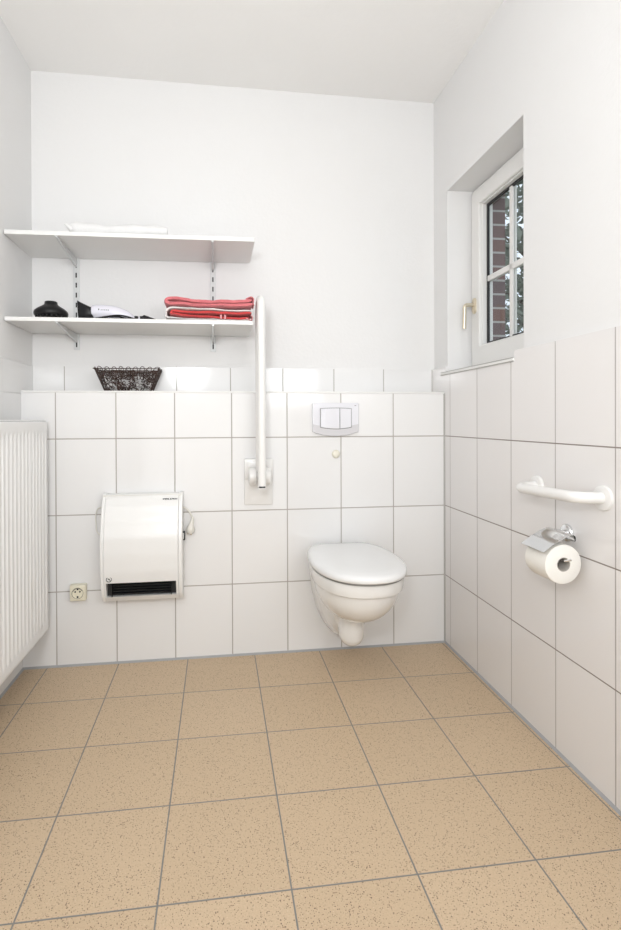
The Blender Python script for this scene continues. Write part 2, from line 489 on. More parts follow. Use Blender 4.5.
# ------------------------------------------------------------------ outdoors
bm = bm_new(); add_box(bm, (.31, -6, -.3), (14, 14, -.2)); struct(obj('ground', bm, M['grass'], smooth=False))
tree = thing('garden_tree', 'dense dark green leafy tree seen through the window', 'tree', (2.7, 3.1, -.2))
bm = bm_new()
random.seed(3)
def rnd_leafs(bm, cen, rad, n, size):
    for _ in range(n):
        while True:
            v = Vector((random.uniform(-1, 1), random.uniform(-1, 1), random.uniform(-1, 1)))
            if .25 < v.length < 1: break
        p = Vector((cen[0] + v.x * rad[0], cen[1] + v.y * rad[1], cen[2] + v.z * rad[2]))
        R = Matrix.Rotation(random.uniform(0, 6.3), 3, 'Z') @ Matrix.Rotation(random.uniform(-1.2, 1.2), 3, 'X') @ Matrix.Rotation(random.uniform(0, 6.3), 3, 'Z')
        s = size * random.uniform(.6, 1.3)
        vs = [bm.verts.new(p + R @ Vector(q)) for q in ((-s, 0, 0), (-.2 * s, -.42 * s, .06 * s), (s, 0, 0), (-.2 * s, .42 * s, .06 * s))]
        bm.faces.new(vs)
rnd_leafs(bm, (-.1, .1, 3.0), (1.7, 1.6, 2.1), 6200, .075)
rnd_leafs(bm, (-.1, .1, 2.4), (1.2, 1.2, 1.0), 900, .075)
obj('foliage', bm, M['leaf'], tree, smooth=False)
bm = bm_new()
add_tube(bm, smooth_path([(0, 0, 0), (.03, .02, 1.2), (-.05, .05, 2.2), (0, .1, 3.6)], 6), [.10 - .0035 * i for i in range(19)], 12)
for a in range(7):
    an = a * .9; z = 1.5 + a * .28
    add_tube(bm, smooth_path([(0, .03, z), (.4 * cos(an), .4 * sin(an), z + .35), (.9 * cos(an), .9 * sin(an), z + .55)], 5), [.035 - .0028 * i for i in range(11)], 8)
obj('trunk', bm, M['bark'], tree)

# ================================================================== SHELVES
RAILX = (-1.697, -1.083)
def shelf(name, label, x0, x1, y0, z0, z1, tilt, rear_cut=0):
    t = thing(name, label, 'shelf', (x0, YB, z0), 0, 'wall shelves over the ledge')
    w = x1 - x0; d = YB + .003 - y0
    bm = bm_new()
    pts = [(0, 0), (0, -d), (w - .004, -d), (w, -d + .004), (w, -.02), (w - .006, -.008), (w - .012 - rear_cut, 0)]
    add_rings(bm, [[(x, y, 0) for x, y in pts], [(x, y, z1 - z0) for x, y in pts]])
    b = obj('shelf_board', bm, M['shelf'], t, smooth=False)
    md = b.modifiers.new('b', 'BEVEL'); md.width = .0012; md.segments = 2; md.limit_method = 'ANGLE'
    t.rotation_euler = (0, tilt, 0)
    for rx in RAILX:
        bm = bm_new()
        lx = rx - x0
        # thin tapering steel arm, deepest at the wall
        L = d - .0005
        prof = [(-.006, -.040), (-.026, -.037), (-L, -.007), (-L, -.0005), (-.006, -.0005)]
        for s in (-.0045, .0045):
            pass
        add_rings(bm, [[(lx - .0045, y, z) for y, z in prof], [(lx + .0045, y, z) for y, z in prof]])
        br = obj('bracket', bm, M['bracket'], t, smooth=False)
        md = br.modifiers.new('b', 'BEVEL'); md.width = .001; md.segments = 1
    return t
TSZ0, TSZ1 = 1.794, 1.811
BSZ0, BSZ1 = 1.449, 1.465
t1 = shelf('wall_shelf', 'upper white wall shelf with the rolled white towel on it', XL - .0015, -.908, -.163, TSZ0 - .005, TSZ1 - .005, -.010)
t2 = shelf('wall_shelf', 'lower white wall shelf carrying the hair dryer and red towels', XL - .0015, -.914, -.165, BSZ0, BSZ1, -.003, .028)
for i, rx in enumerate(RAILX):
    r = thing('shelf_rail', ('left' if i == 0 else 'right') + ' slotted white steel wall rail holding the two shelves, ' + ('above the woven basket' if i == 0 else 'behind the red towels'), 'rail', (rx, YB + .003, 1.377), 0, 'slotted rails')
    bm = bm_new()
    add_box(bm, (-.0125, -.010, 0), (-.0035, 0, .50), .001)
    add_box(bm, (.0035, -.010, 0), (.0125, 0, .50), .001)
    add_box(bm, (-.0035, -.0092, 0), (.0035, 0, .50))
    obj('channel', bm, M['rail'], r, smooth=False)
    for k in range(11):
        z = .012 + k * .045
        bm = bm_new(); add_box(bm, (-.003, -.0096, z), (.003, -.009, z + .022))
        obj('slot', bm, M['slot'], r, smooth=False)

# ================================================================== TOWELS
def ribbon(path, th, y0, y1, ny=14, amp=.0018, seed=1, endround=True):
    """a folded sheet: centre line in x-z, thickness th, extruded along y"""
    rnd = random.Random(seed)
    P = smooth_path([(x, 0, z) for x, z in path], 7)
    n = len(P); up = []; lo = []
    for i, p in enumerate(P):
        a = P[max(i - 1, 0)]; b = P[min(i + 1, n - 1)]
        t = (b - a).normalized(); nn = Vector((-t.z, 0, t.x))
        e = 1.0
        if endround and (i == 0 or i == n - 1): e = .45
        elif endround and (i == 1 or i == n - 2): e = .85
        up.append(p + nn * th / 2 * e); lo.append(p - nn * th / 2 * e)
    sec = up + lo[::-1]
    ph = [rnd.uniform(0, 6.28) for _ in range(8)]
    rings = []
    for j in range(ny + 1):
        f = j / ny; y = y0 + (y1 - y0) * f
        ef = min(1, .55 + .45 * math.sqrt(min(1, f * 9))) if f < .5 else min(1, .55 + .45 * math.sqrt(min(1, (1 - f) * 9)))
        ring = []
        for i, p in enumerate(sec):
            k = i if i < n else 2 * n - 1 - i
            c = (sec[k] + sec[2 * n - 1 - k]) / 2
            q = c + (p - c) * ef
            w = amp * (sin(q.x * 38 + y * 21 + ph[0]) + .7 * sin(q.x * 83 - y * 40 + ph[1]) + .4 * sin(q.x * 150 + ph[2]))
            dy = .006 * sin(q.x * 17 + q.z * 60 + ph[3]) + .003 * sin(q.x * 61 + ph[4])
            ring.append((q.x, y + dy, q.z + w))
        rings.append(ring)
    bm = bm_new(); add_rings(bm, rings)
    return bm

ZS = BSZ1 + .0035
tw = thing('folded_towel', 'faded red towel folded on top of the towel pile on the lower shelf', 'towel', (-1.096, -.062, ZS + .0605), 0, 'folded red towels')
# top towel: sheet folded with its loop at the left
path = [(.176, .030), (.10, .022), (.0, .020), (-.10, .027), (-.150, .033), (-.176, .024), (-.170, .008), (-.13, .006), (-.02, .003), (.08, .004), (.178, .010)]
path = [(x, z * .86 + .004) for x, z in path]
o = obj('towel_sheet', ribbon(path, .0195, -.085, .115, seed=4, amp=.0014), M['red_pale'], tw)
bm = ribbon([(.150, .034), (.170, .037), (.180, .034), (.183, .026), (.180, .016), (.185, .006)], .006, -.090, -.02, ny=6, seed=9)
obj('towel_hem', bm, M['red_pale'], tw)
tw2 = thing('folded_towel', 'bright red towel with white border, under the faded one', 'towel', (-1.096, -.062, ZS), 0, 'folded red towels')
path = [(.172, .047), (.08, .0465), (-.04, .049), (-.150, .051), (-.174, .042), (-.178, .028), (-.172, .013), (-.12, .009), (-.02, .006), (.10, .004), (.170, .004)]
obj('white_border', ribbon(path, .0105, -.086, .112, seed=11, amp=.0008), M['terry_white'], tw2)
path = [(.174, .035), (.07, .034), (-.06, .037), (-.145, .038), (-.155, .032), (-.148, .026), (-.05, .020), (.06, .014), (.160, .012)]
obj('red_sheet', ribbon(path, .0140, -.088, .108, seed=12, amp=.0012), M['red'], tw2)
bm = bm_new()
for xx in (.047, .064):
    add_box(bm, (xx - .0045, -.0975, .006), (xx + .0035, -.083, .0245), .0015)
obj('stripe', bm, M['pink_stripe'], tw2)
bm = ribbon([(.150, .010), (.166, .006), (.176, .012), (.178, .022), (.172, .028)], .006, -.094, -.04, ny=6, seed=19)
obj('towel_end', bm, M['pink_stripe'], tw2)

# rolled white towel on the upper shelf
rt = thing('rolled_towel', 'long loosely rolled white towel lying on the upper shelf', 'towel', (-1.46, -.105, TSZ1 + .0015))
P = []; Rr = []
for i in range(31):
    f = i / 30
    P.append((-.20 + .39 * f, .008 * sin(f * 5), .0285 + .0015 * sin(f * 9)))
    Rr.append((.0250 + .003 * sin(f * 13) + .002 * sin(f * 31)) * (.62 if i in (0, 30) else .9 if i in (1, 29) else 1))
bm = bm_new(); add_tube(bm, P, Rr, 20)
obj('towel_roll', bm, M['terry_white'] if False else plain('bright_white_terry', (.79, .785, .78), .95, noise=.03, nscale=90, bump=.8, bscale=400), rt)
bm = bm_new()
add_tube(bm, smooth_path([(-.19, -.01, .022), (-.205, -.018, .034), (-.217, -.024, .040)], 4), [.013, .012, .010, .009, .008, .006, .005, .004, .002], 10)
obj('towel_corner', bm, rt.children[0].data.materials[0], rt)

# ================================================================== HAIR DRYER THINGS
df = thing('diffuser', 'round black hair dryer diffuser lying on the left of the lower shelf', 'diffuser', (-1.745, -.075, BSZ1 + .001))
bm = bm_new()
add_lathe(bm, [(.040, .016), (.060, .018), (.0655, .025), (.0665, .033), (.064, .041), (.054, .050), (.040, .059), (.030, .065), (.0255, .070), (.0245, .079), (.022, .081), (.018, .079), (.018, .065)], seg=48)
obj('dome', bm, M['black'], df)
bm = bm_new()
for k in range(20):
    a = 2 * pi * k / 20
    add_lathe(bm, [(.0035, 0), (.0048, .003), (.0055, .020)], center=(.055 * cos(a), .055 * sin(a), 0), seg=8)
for k in range(10):
    a = 2 * pi * k / 10
    add_lathe(bm, [(.003, .002), (.004, .004), (.0045, .020)], center=(.030 * cos(a), .030 * sin(a), 0), seg=8)
obj('fingers', bm, M['black_matt'], df)

hdz = BSZ1 + .001
hdr = thing('hair_dryer', 'pale hair dryer with flared black nozzle lying on the lower shelf', 'hair dryer', (-1.53, -.07, hdz))
bm = bm_new()
# barrel along +x, drooping to the rear, closed as a rounded shell
rings = []
for f, r, zc in ((0, .020, .046), (.02, .026, .045), (.10, .030, .044), (.25, .0315, .043), (.45, .0305, .041), (.62, .028, .037), (.78, .023, .030), (.90, .016, .021), (.97, .009, .014), (1, .003, .011)):
    x = -.055 + .185 * f
    rings.append([(x, r * cos(2 * pi * k / 28), max(zc + r * 1.0 * sin(2 * pi * k / 28), .001 + .001 * (k % 2))) for k in range(28)])
add_rings(bm, rings)
obj('barrel', bm, M['dryer'], hdr)
bm = bm_new()
rings = []
for x, wy, wz, zc in ((-.046, .022, .022, .040), (-.058, .024, .024, .040), (-.066, .026, .027, .041), (-.085, .022, .034, .0435), (-.103, .016, .041, .046), (-.108, .015, .0435, .047), (-.106, .012, .040, .047), (-.09, .010, .03, .045)):
    ring = []
    for k in range(32):
        a = 2 * pi * k / 32
        c, s_ = cos(a), sin(a)
        e = .75
        ring.append((x - (zc - .05 + wz * s_) * .08, wy * abs(c) ** e * (1 if c > 0 else -1), max(.0005, zc + wz * abs(s_) ** e * (1 if s_ > 0 else -1))))
    rings.append(ring)
add_rings(bm, rings)
nz_ = obj('nozzle', bm, M['black'], hdr)
bm = bm_new()
# folded grip lying along the shelf
add_tube(bm, smooth_path([(.02, .02, .020), (.06, .022, .018), (.12, .02, .016), (.16, .012, .014)], 5), [.016, .0165, .017, .017, .017, .017, .0165, .016, .0155, .015, .0145, .014, .0135, .013, .012, .009], 16)
obj('grip', bm, M['dryer'], hdr)
bm = bm_new()
add_tube(bm, smooth_path([(.16, .012, .010), (.19, -.02, .0045), (.12, -.055, .004), (.04, -.060, .004), (-.02, -.050, .008), (.03, -.045, .020), (.075, -.047, .022), (.115, -.052, .012), (.13, -.060, .0045), (.08, -.070, .004), (.0, -.068, .004), (-.04, -.055, .004), (.0, -.052, .012), (.05, -.053, .0175), (.10, -.055, .008), (.14, -.058, .004)], 8), .0034, 8)
obj('power_cord', bm, M['black_matt'], hdr)
bm = bm_new()
for x0 in (.128, .150, .172):
    add_box(bm, (x0, -.066, .006), (x0 + .014, -.052, .0185), .002)
obj('cord_tie', bm, M['black_matt'], hdr)
# faint dark print on the barrel
bm = bm_new()
add_box(bm, (-.022, -.0312, .046), (-.018, -.0300, .052)); 
for k in range(5): add_box(bm, (-.012 + k * .007, -.0318, .0455), (-.008 + k * .007, -.0305, .0485))
obj('print', bm, M['print_dark'], hdr, smooth=False)

at = thing('styling_nozzle', 'small black wedge-shaped nozzle lying right of the hair dryer', 'nozzle', (-1.335, -.115, BSZ1 + .001))
bm = bm_new()
rings = []
for x, wy, wz in ((-.034, .018, .0125), (-.030, .0195, .0135), (-.010, .020, .010), (.012, .021, .006), (.030, .022, .0028), (.032, .0215, .0015)):
    rings.append([(x, wy * cos(2 * pi * k / 24), wz + wz * .98 * sin(2 * pi * k / 24)) for k in range(24)])
add_rings(bm, rings)
obj('nozzle_shell', bm, M['black'], at)
bm = bm_new(); add_lathe(bm, [(.0115, -.036), (.0115, -.0335)], center=(0, 0, .0125), axis='X', seg=20); obj('collar', bm, M['black_matt'], at)

# ================================================================== BASKET
bk = thing('woven_basket', 'dark brown woven wicker basket standing on the tiled ledge', 'basket', (-1.455, .062, ZL + .0056))
bx0, bx1, by = .096, .136, .046
BH = .101
def bpt(u, v, side):
    """u in -1..1 along the side, v 0..1 height"""
    hx = bx0 + (bx1 - bx0) * v; hy_ = by + .024 * v
    if side == 0: return Vector((u * hx, -hy_, v * BH))
    if side == 1: return Vector((u * hx, hy_, v * BH))
    if side == 2: return Vector((-hx, u * hy_, v * BH))
    return Vector((hx, u * hy_, v * BH))
rnd = random.Random(5)
bm = bm_new()
for side in range(4):
    nsq = 62 if side < 2 else 26
    for q in range(nsq):
        u = rnd.uniform(-1, 1); v = rnd.uniform(.02, .80); ang = rnd.uniform(0, 6.28); pts = []
        kx = .118 if side < 2 else .055
        curl = rnd.uniform(-1.1, 1.1)
        for s in range(9):
            nrm = rnd.uniform(-.0015, .0015)
            p = bpt(max(-1, min(1, u)), max(.01, min(.86, v)), side)
            p = p + Vector((0, nrm, 0)) if side < 2 else p + Vector((nrm, 0, 0))
            pts.append(p)
            u += .0065 * cos(ang) / kx; v += .0065 * sin(ang) / BH; ang += curl * .9 + rnd.uniform(-.3, .3)
        add_tube(bm, pts, rnd.uniform(.0012, .0021), 5)
obj('woven_side', bm, M['wicker'], bk)
bm = bm_new()
for v in (.02, .80, .88):
    loop = [bpt(-1, v, 0), bpt(1, v, 0), bpt(1, v, 1), bpt(-1, v, 1), bpt(-1, v, 0)]
    add_tube(bm, loop, .0018, 6)
loop = [bpt(-1, 1, 0) + Vector((-.004, 0, .0)), bpt(1, 1, 0) + Vector((.004, 0, 0)), bpt(1, 1, 1), bpt(-1, 1, 1), bpt(-1, 1, 0) + Vector((-.004, 0, .0))]
add_tube(bm, [p - Vector((0, 0, .004)) for p in loop], .0021, 6)
for c in ((-1, 0), (1, 0), (-1, 1), (1, 1)):
    add_tube(bm, [bpt(c[0], 0, c[1]), bpt(c[0], .5, c[1]), bpt(c[0], 1, c[1])], .0022, 6)
obj('rim', bm, M['wicker'], bk)
bm = bm_new()
for side in range(4):
    n = 9 if side < 2 else 4
    for k in range(n):
        u = -1 + 2 * (k + .5) / n
        add_tube(bm, smooth_path([bpt(u, .60, side), bpt(u - .03, .85, side), bpt(u + .01, 1.0, side) + Vector((0, 0, .001 + .003 * (k % 3 == 0))), bpt(u + .10, 1.0, side) + Vector((0, 0, .001)), bpt(min(1, u + .12), .85, side), bpt(u + .08, .6, side)], 4), .0015, 5)
obj('rim_loops', bm, M['wicker'], bk)
bm = bm_new()
for k in range(26):
    x = -.098 + .196 * k / 25
    add_tube(bm, [(x, -.046, .0015), (x + rnd.uniform(-.01, .01), 0, .0025), (x, .046, .0015)], .0015, 5)
for k in range(12):
    y = -.044 + .088 * k / 11
    add_tube(bm, [(-.1, y, .003), (0, y + rnd.uniform(-.004, .004), .0015), (.1, y, .003)], .0015, 5)
obj('woven_base', bm, M['wicker'], bk)

# ================================================================== FOLDING SUPPORT RAIL
sr = thing('support_rail', 'white folding support rail swung up beside the flush plate', 'support rail', (-.883, 0, .78))
bm = bm_new()
add_box(bm, (-.064, -.012, -.104), (.064, 0, .102), .003)
add_box(bm, (-.064, -.022, .012), (.064, -.011, .102), .004)
add_box(bm, (-.050, -.026, .055), (.050, -.021, .090), .003)
obj('wall_plate', bm, M['bar'], sr)
bm = bm_new()
for s in (-1, 1):
    add_lathe(bm, [(.030, s * .014), (.037, s * .018), (.039, s * .024), (.039, s * .040), (.036, s * .046), (.028, s * .048)], center=(0, -.066, .028), axis='X', seg=40)
    add_box(bm, (min(s * .020, s * .042), -.062, -.006), (max(s * .020, s * .042), -.02, .060), .004)
add_lathe(bm, [(.020, -.03), (.020, .03)], center=(0, -.066, .028), axis='X', seg=24)
obj('hinge', bm, M['bar'], sr)
bm = bm_new()
yf, yr = -.172, -.066
pa = [(0, yf, -.002)] + [(0, yf, z) for z in (.2, .45, .70)]
zc = .735; R_ = (yr - yf) / 2
for k in range(17):
    a = pi - pi * k / 16
    pa.append((0, (yf + yr) / 2 + R_ * cos(a), zc + R_ * sin(a)))
pa += [(0, yr, z) for z in (.70, .45, .2, .05)]
add_tube(bm, pa, .0172, 24)
obj('rail_tube', bm, M['bar'], sr)
bm = bm_new(); add_box(bm, (-.0125, yf - .0192, -.0062), (.0125, yf + .015, -.0005))
obj('end_plug', bm, M['gasket'], sr)
bm = bm_new(); add_box(bm, (-.0172, yf - .0176, -.0110), (.0172, yf + .0175, -.0058), .002); obj('end_cap', bm, M['bar'], sr)
bm = bm_new(); add_tube(bm, [(0, -.066, .028), (0, yf, .028)], .011, 12); obj('spacer', bm, M['bar'], sr)

# ================================================================== FLUSH PLATE AND BUMPER
fp = thing('flush_plate', 'white two-button flush plate set in the tiles above the toilet', 'flush plate', (-.529, 0, 1.057))
def plate_outline(hw, top, bot, sag, n=18):
    pts = [(-hw + .004, top), (hw - .004, top), (hw, top - .004), (hw, -bot + .004)]
    for k in range(n + 1):
        t = 1 - 2 * k / n
        pts.append((t * (hw - .002), -bot - sag * (1 - t * t)))
    pts += [(-hw, -bot + .004), (-hw, top - .004)]
    return pts
bm = bm_new()
o1 = plate_outline(.108, .075, .058, .019)
add_rings(bm, [[(x, 0, z) for x, z in o1], [(x, -.010, z) for x, z in o1], [(x * .98, -.0125, z * .98) for x, z in o1]])
obj('cover', bm, M['plate'], fp)
bm = bm_new()
n = 18; hw = .1065
pts = []
for k in range(n + 1):
    t = -1 + 2 * k / n; pts.append((t * hw, -.022 - .010 * (1 - t * t) * 0 - .012 * (1 - t * t)))
for k in range(n + 1):
    t = 1 - 2 * k / n; pts.append((t * (hw - .003), -.057 - .018 * (1 - t * t)))
add_rings(bm, [[(x, -.012, z) for x, z in pts], [(x, -.0142, z) for x, z in pts]])
obj('lower_band', bm, M['plate_low'], fp)
def button(x0, x1, z_top, z_bot, inset, y):
    pts = []
    n = 10
    for k in range(n + 1):
        x = x0 + (x1 - x0) * k / n; pts.append((x, z_top + .003 * (1 - (x / .073) ** 2)))
    for k in range(n + 1):
        x = x1 - (x1 - x0) * k / n; pts.append((x, z_bot - .008 * (1 - (x / .073) ** 2)))
    return pts
bm = bm_new(); p_ = button(-.0735, .0735, .0500, -.0375, 0, 0)
add_rings(bm, [[(x, -.011, z) for x, z in p_], [(x, -.0150, z) for x, z in p_]])
obj('button_surround', bm, M['button_gap'], fp)
for nm, xa, xb in (('flush_button', -.0712, .0165), ('flush_button', .0190, .0712)):
    bm = bm_new(); p_ = button(xa, xb, .0477, -.0347, 0, 0)
    cx_ = (xa + xb) / 2
    add_rings(bm, [[(x, -.014, z) for x, z in p_], [(x, -.0175, z) for x, z in p_], [(cx_ + (x - cx_) * .96, -.019, z * .965) for x, z in p_]])
    obj(nm, bm, M['plate'], fp)
bm = bm_new(); add_box(bm, (.088, -.0131, .061), (.096, -.0124, .064)); obj('maker_mark', bm, M['button_gap'], fp, smooth=False)

bp_ = bm_new(); add_lathe(bp_, [(.0185, 0), (.0192, -.004), (.0180, -.009), (.012, -.0135), (.004, -.015)], axis='Y', seg=28)
o = obj('rubber_bumper', bp_, M['bumper']); o.location = (-.527, 0, .898)
tag(o, 'small round cream rubber stop on the tiles under the flush plate', 'bumper')

# ================================================================== TOILET
tl = thing('wall_toilet', 'white wall-hung toilet with its lid closed', 'toilet', (-.516, 0, .013))
half = [(.000, -.562), (.045, -.556), (.088, -.537), (.128, -.500), (.158, -.445), (.176, -.380), (.1835, -.310), (.183, -.240), (.176, -.170), (.160, -.105), (.138, -.062), (.110, -.036), (.085, -.028)]
def outline(half, n=6):
    P = smooth_path([(x, y, 0) for x, y in half], n)
    right = [(p.x, p.y) for p in P]
    left = [(-x, y) for x, y in right[1:]][::-1]
    return right + left
LO = outline(half)
cyc = -.29
def ringo(sc, z, dy=0, L=LO):
    return [(x * sc, cyc + (y - cyc) * sc + dy, z) for x, y in L]
bm = bm_new()
prof = [(.90, .4595), (.985, .4595), (1.0, .463), (1.004, .470), (1.0, .476), (.980, .4825), (.93, .487), (.80, .4905), (.60, .4925), (.35, .4935), (.10, .494)]
add_rings(bm, [ringo(s, z) for s, z in prof])
obj('lid', bm, M['lid'], tl)
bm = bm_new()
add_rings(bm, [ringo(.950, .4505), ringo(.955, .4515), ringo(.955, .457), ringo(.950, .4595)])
obj('seat', bm, plain('seat_plastic_shade', (.22, .22, .21), .3), tl)  # dark seat colour paints in the shadow gap between lid and rim
for s in (-1, 1):
    bm = bm_new()
    add_lathe(bm, [(.012, -.018), (.013, -.014), (.013, .014), (.012, .018)], center=(s * .075, -.022, .468), axis='X', seg=20)
    add_lathe(bm, [(.010, .445), (.010, .466)], center=(s * .075, -.022, 0), seg=16)
    obj('seat_hinge', bm, M['lid'], tl)
# ceramic body: bowl + side skirt to the wall + trap, fused into one skin
bm = bm_new()
t = bmesh.new(); bmesh.ops.create_uvsphere(t, u_segments=48, v_segments=32, radius=1)
for v in t.verts:
    z = v.co.z
    v.co = Vector((v.co.x * .169, v.co.y * .214 - .300, .405 + z * (.160 if z < 0 else .01)))
merge(bm, t)
# skirt: cross-section in x-z at several y
def skirt_sec(y, s, zlift, k):
    pts = [(.146, .405), (.145, .33), (.136, .265), (.116, .19), (.088, .132), (.055, .090), (.0, .074)]
    pts = [(x * s, max(.405 - (.405 - z) * k, 0) + 0) for x, z in pts]
    full = pts + [(-x, z) for x, z in pts[:-1]][::-1]
    return [(x, y, z) for x, z in full]
add_rings(bm, [skirt_sec(-.001, .94, 0, 1.0), skirt_sec(-.03, .93, 0, .99), skirt_sec(-.08, .91, 0, .96), skirt_sec(-.13, .87, 0, .92), skirt_sec(-.18, .80, 0, .86), skirt_sec(-.23, .70, 0, .76), skirt_sec(-.27, .55, 0, .55)])
# trap
pts = []; rr = []
for z, r, y in ((.33, .050, -.25), (.27, .048, -.25), (.24, .0475, -.25), (.21, .050, -.247), (.18, .053, -.243), (.155, .052, -.238), (.135, .044, -.233), (.122, .030, -.230), (.117, .010, -.228)):
    pts.append((-.004, y, z - .004)); rr.append(r)
add_tube(bm, pts, rr, 32)
add_tube(bm, [(0, -.23, .185), (0, -.10, .20), (0, -.002, .22)], [.050, .055, .06], 28)
body = obj('bowl', bm, M['ceramic'], tl)
md = body.modifiers.new('r', 'REMESH'); md.mode = 'VOXEL'; md.voxel_size = .004
md = body.modifiers.new('s', 'SMOOTH'); md.iterations = 16; md.factor = .6
bake(body)
# rim band: overhangs the bowl, runs back to the wall
rimhalf = [(x * 1.03, y) for x, y in [(.000, -.540), (.044, -.534), (.085, -.516), (.123, -.481), (.151, -.430), (.1675, -.370), (.1745, -.305), (.1735, -.235), (.166, -.165), (.152, -.100), (.138, -.050), (.130, -.015), (.128, -.001)]]
RL = outline(rimhalf)
def ringr(sc, z): return [(x * sc, (cyc + (y - cyc) * sc) if y < -.02 else y, z) for x, y in RL]
bm = bm_new()
add_rings(bm, [ringr(.86, .395), ringr(.93, .3965), ringr(.965, .4005), ringr(.975, .406), ringr(.992, .443), ringr(.985, .4485), ringr(.96, .4505)])
obj('rim', bm, M['ceramic'], tl)

# ================================================================== FAN HEATER
ht = thing('fan_heater', 'white curved electric fan heater mounted on the tiles', 'heater', (-1.383, 0, .292))
HW = .167
def hdepth(z):     # depth of the shell over its height
    f = z / .450
    pts = [(0, .062), (.06, .082), (.16, .096), (.30, .106), (.45, .110), (.6, .108), (.75, .092), (.88, .073), (.97, .052), (1, .043)]
    for (a, da), (b, db) in zip(pts, pts[1:]):
        if f <= b:
            t_ = (f - a) / (b - a); t_ = t_ * t_ * (3 - 2 * t_) * .35 + t_ * .65
            return da + (db - da) * t_
    return pts[-1][1]
ZG0, ZG1 = .023, .086     # outlet opening
def strip(bm, x0, x1, zs, y_off, mi=0):
    rings = []
    for z in zs:
        d = hdepth(z) + y_off
        rings.append([(x0, -.004, z), (x0, -d + .002, z), (x0 + .002, -d, z), (x1 - .002, -d, z), (x1, -d + .002, z), (x1, -.004, z)])
    add_rings(bm, rings, mi=mi)
zs_all = [.450 * k / 40 for k in range(41)]
for xa, xb in ((-HW, -HW + .014), (HW - .016, HW)):
    bm = bm_new(); strip(bm, xa, xb, zs_all, -.001)
    obj('side_trim', bm, M['heater'], ht)
bm = bm_new()
x0, x1 = -HW + .0145, HW - .0165
strip(bm, x0, x1, [ZG1 + (.448 - ZG1) * k / 36 for k in range(37)], .0015)
strip(bm, x0, x1, [.002 + (ZG0 - .002) * k / 8 for k in range(9)], .0015)
strip(bm, x0, x0 + .007, [ZG0 + (ZG1 - ZG0) * k / 4 for k in range(5)], .0014)
strip(bm, x1 - .010, x1, [ZG0 + (ZG1 - ZG0) * k / 4 for k in range(5)], .0014)
obj('front_shell', bm, M['heater'], ht)
bm = bm_new(); add_box(bm, (-HW + .004, -.05, 0.004), (HW - .004, 0, .446)); obj('rear_case', bm, M['heater_side'], ht, smooth=False)
bm = bm_new()
add_box(bm, (x0 + .006, -.062, ZG0 - .002), (x1 - .008, -.05, ZG1 + .002))
ol = obj('air_outlet', bm, M['gasket'], ht, smooth=False)
bm = bm_new()
for k in range(4):
    z = ZG0 + .012 + k * .0115
    add_box(bm, (x0 + .030, -.081, z), (x1 - .032, -.060, z + .002))
for xx in (x0 + .028, x1 - .030):
    add_box(bm, (xx - .001, -.083, ZG0), (xx + .001, -.06, ZG1))
obj('outlet_slats', bm, M['black_matt'], ol, smooth=False)
text_mesh('lettering', 'STIEBEL ELTRON', .0082, M['print_dark'], ht, (.1145, -hdepth(.426) - .0022, .426), (pi / 2 - math.atan((hdepth(.421) - hdepth(.431)) / .01), 0, 0), .0008)
# round do-not-cover mark
bm = bm_new()
cz_, cx_ = .104, -.132
yy = -hdepth(cz_) - .0018
def circ(r, n=24): return [(cx_ + r * cos(2 * pi * k / n), yy, cz_ + r * sin(2 * pi * k / n)) for k in range(n + 1)]
add_tube(bm, circ(.0105), .0014, 6)
add_tube(bm, [(cx_ - .0062, yy, cz_ + .0062), (cx_ + .0062, yy, cz_ - .0062)], .0009, 6)
add_box(bm, (cx_ - .0045, yy - .0005, cz_ - .0010), (cx_ + .0045, yy + .0005, cz_ + .0010)); add_box(bm, (cx_ - .003, yy - .0005, cz_ + .0025), (cx_ + .003, yy + .0005, cz_ + .004))
obj('warning_mark', bm, M['print_dark'], ht)
bm = bm_new(); add_box(bm, (HW - .002, -.040, .242), (HW + .009, -.025, .280), .0015); obj('switch', bm, M['gasket'], ht)
bm = bm_new(); add_box(bm, (HW - .002, -.045, .248), (HW + .004, -.0252, .274), .001); obj('switch_rocker', bm, M['heater'], ht)
bm = bm_new()
add_tube(bm, smooth_path([(-HW + .01, -.02, .395), (-HW - .025, -.012, .385), (-HW - .038, -.006, .350), (-HW - .036, -.006, .315), (-HW - .028, -.012, .280), (-HW + .01, -.02, .262)], 8), .0026, 8)
obj('cable_loop', bm, M['cable'], ht); bm = bm_new()
add_tube(bm, smooth_path([(HW - .01, -.020, .388), (HW + .006, -.018, .380), (HW + .028, -.018, .360), (HW + .041, -.020, .330)], 8), .0042, 8)
cb_ = obj('cable', bm, M['cable'], ht)
bm = bm_new()
rot = Matrix.Rotation(math.radians(12), 4, 'Y')
def pp(x, y, z): return Vector((HW + .0415, -.020, .334)) + (rot @ Vector((x, y, z)))
add_tube(bm, [pp(0, 0, .004), pp(0, 0, -.014), pp(0, 0, -.028), pp(0, 0, -.045), pp(0, 0, -.058), pp(0, 0, -.066)], [.0045, .0075, .0100, .0175, .0185, .0135], 20)
pl_ = obj('plug', bm, M['cable'], ht)
bm = bm_new()
for s in (-1, 1): add_tube(bm, [pp(s * .0075, 0, -.064), pp(s * .0075, 0, -.074)], .0024, 8)
obj('plug_pin', bm, M['brass'], pl_)

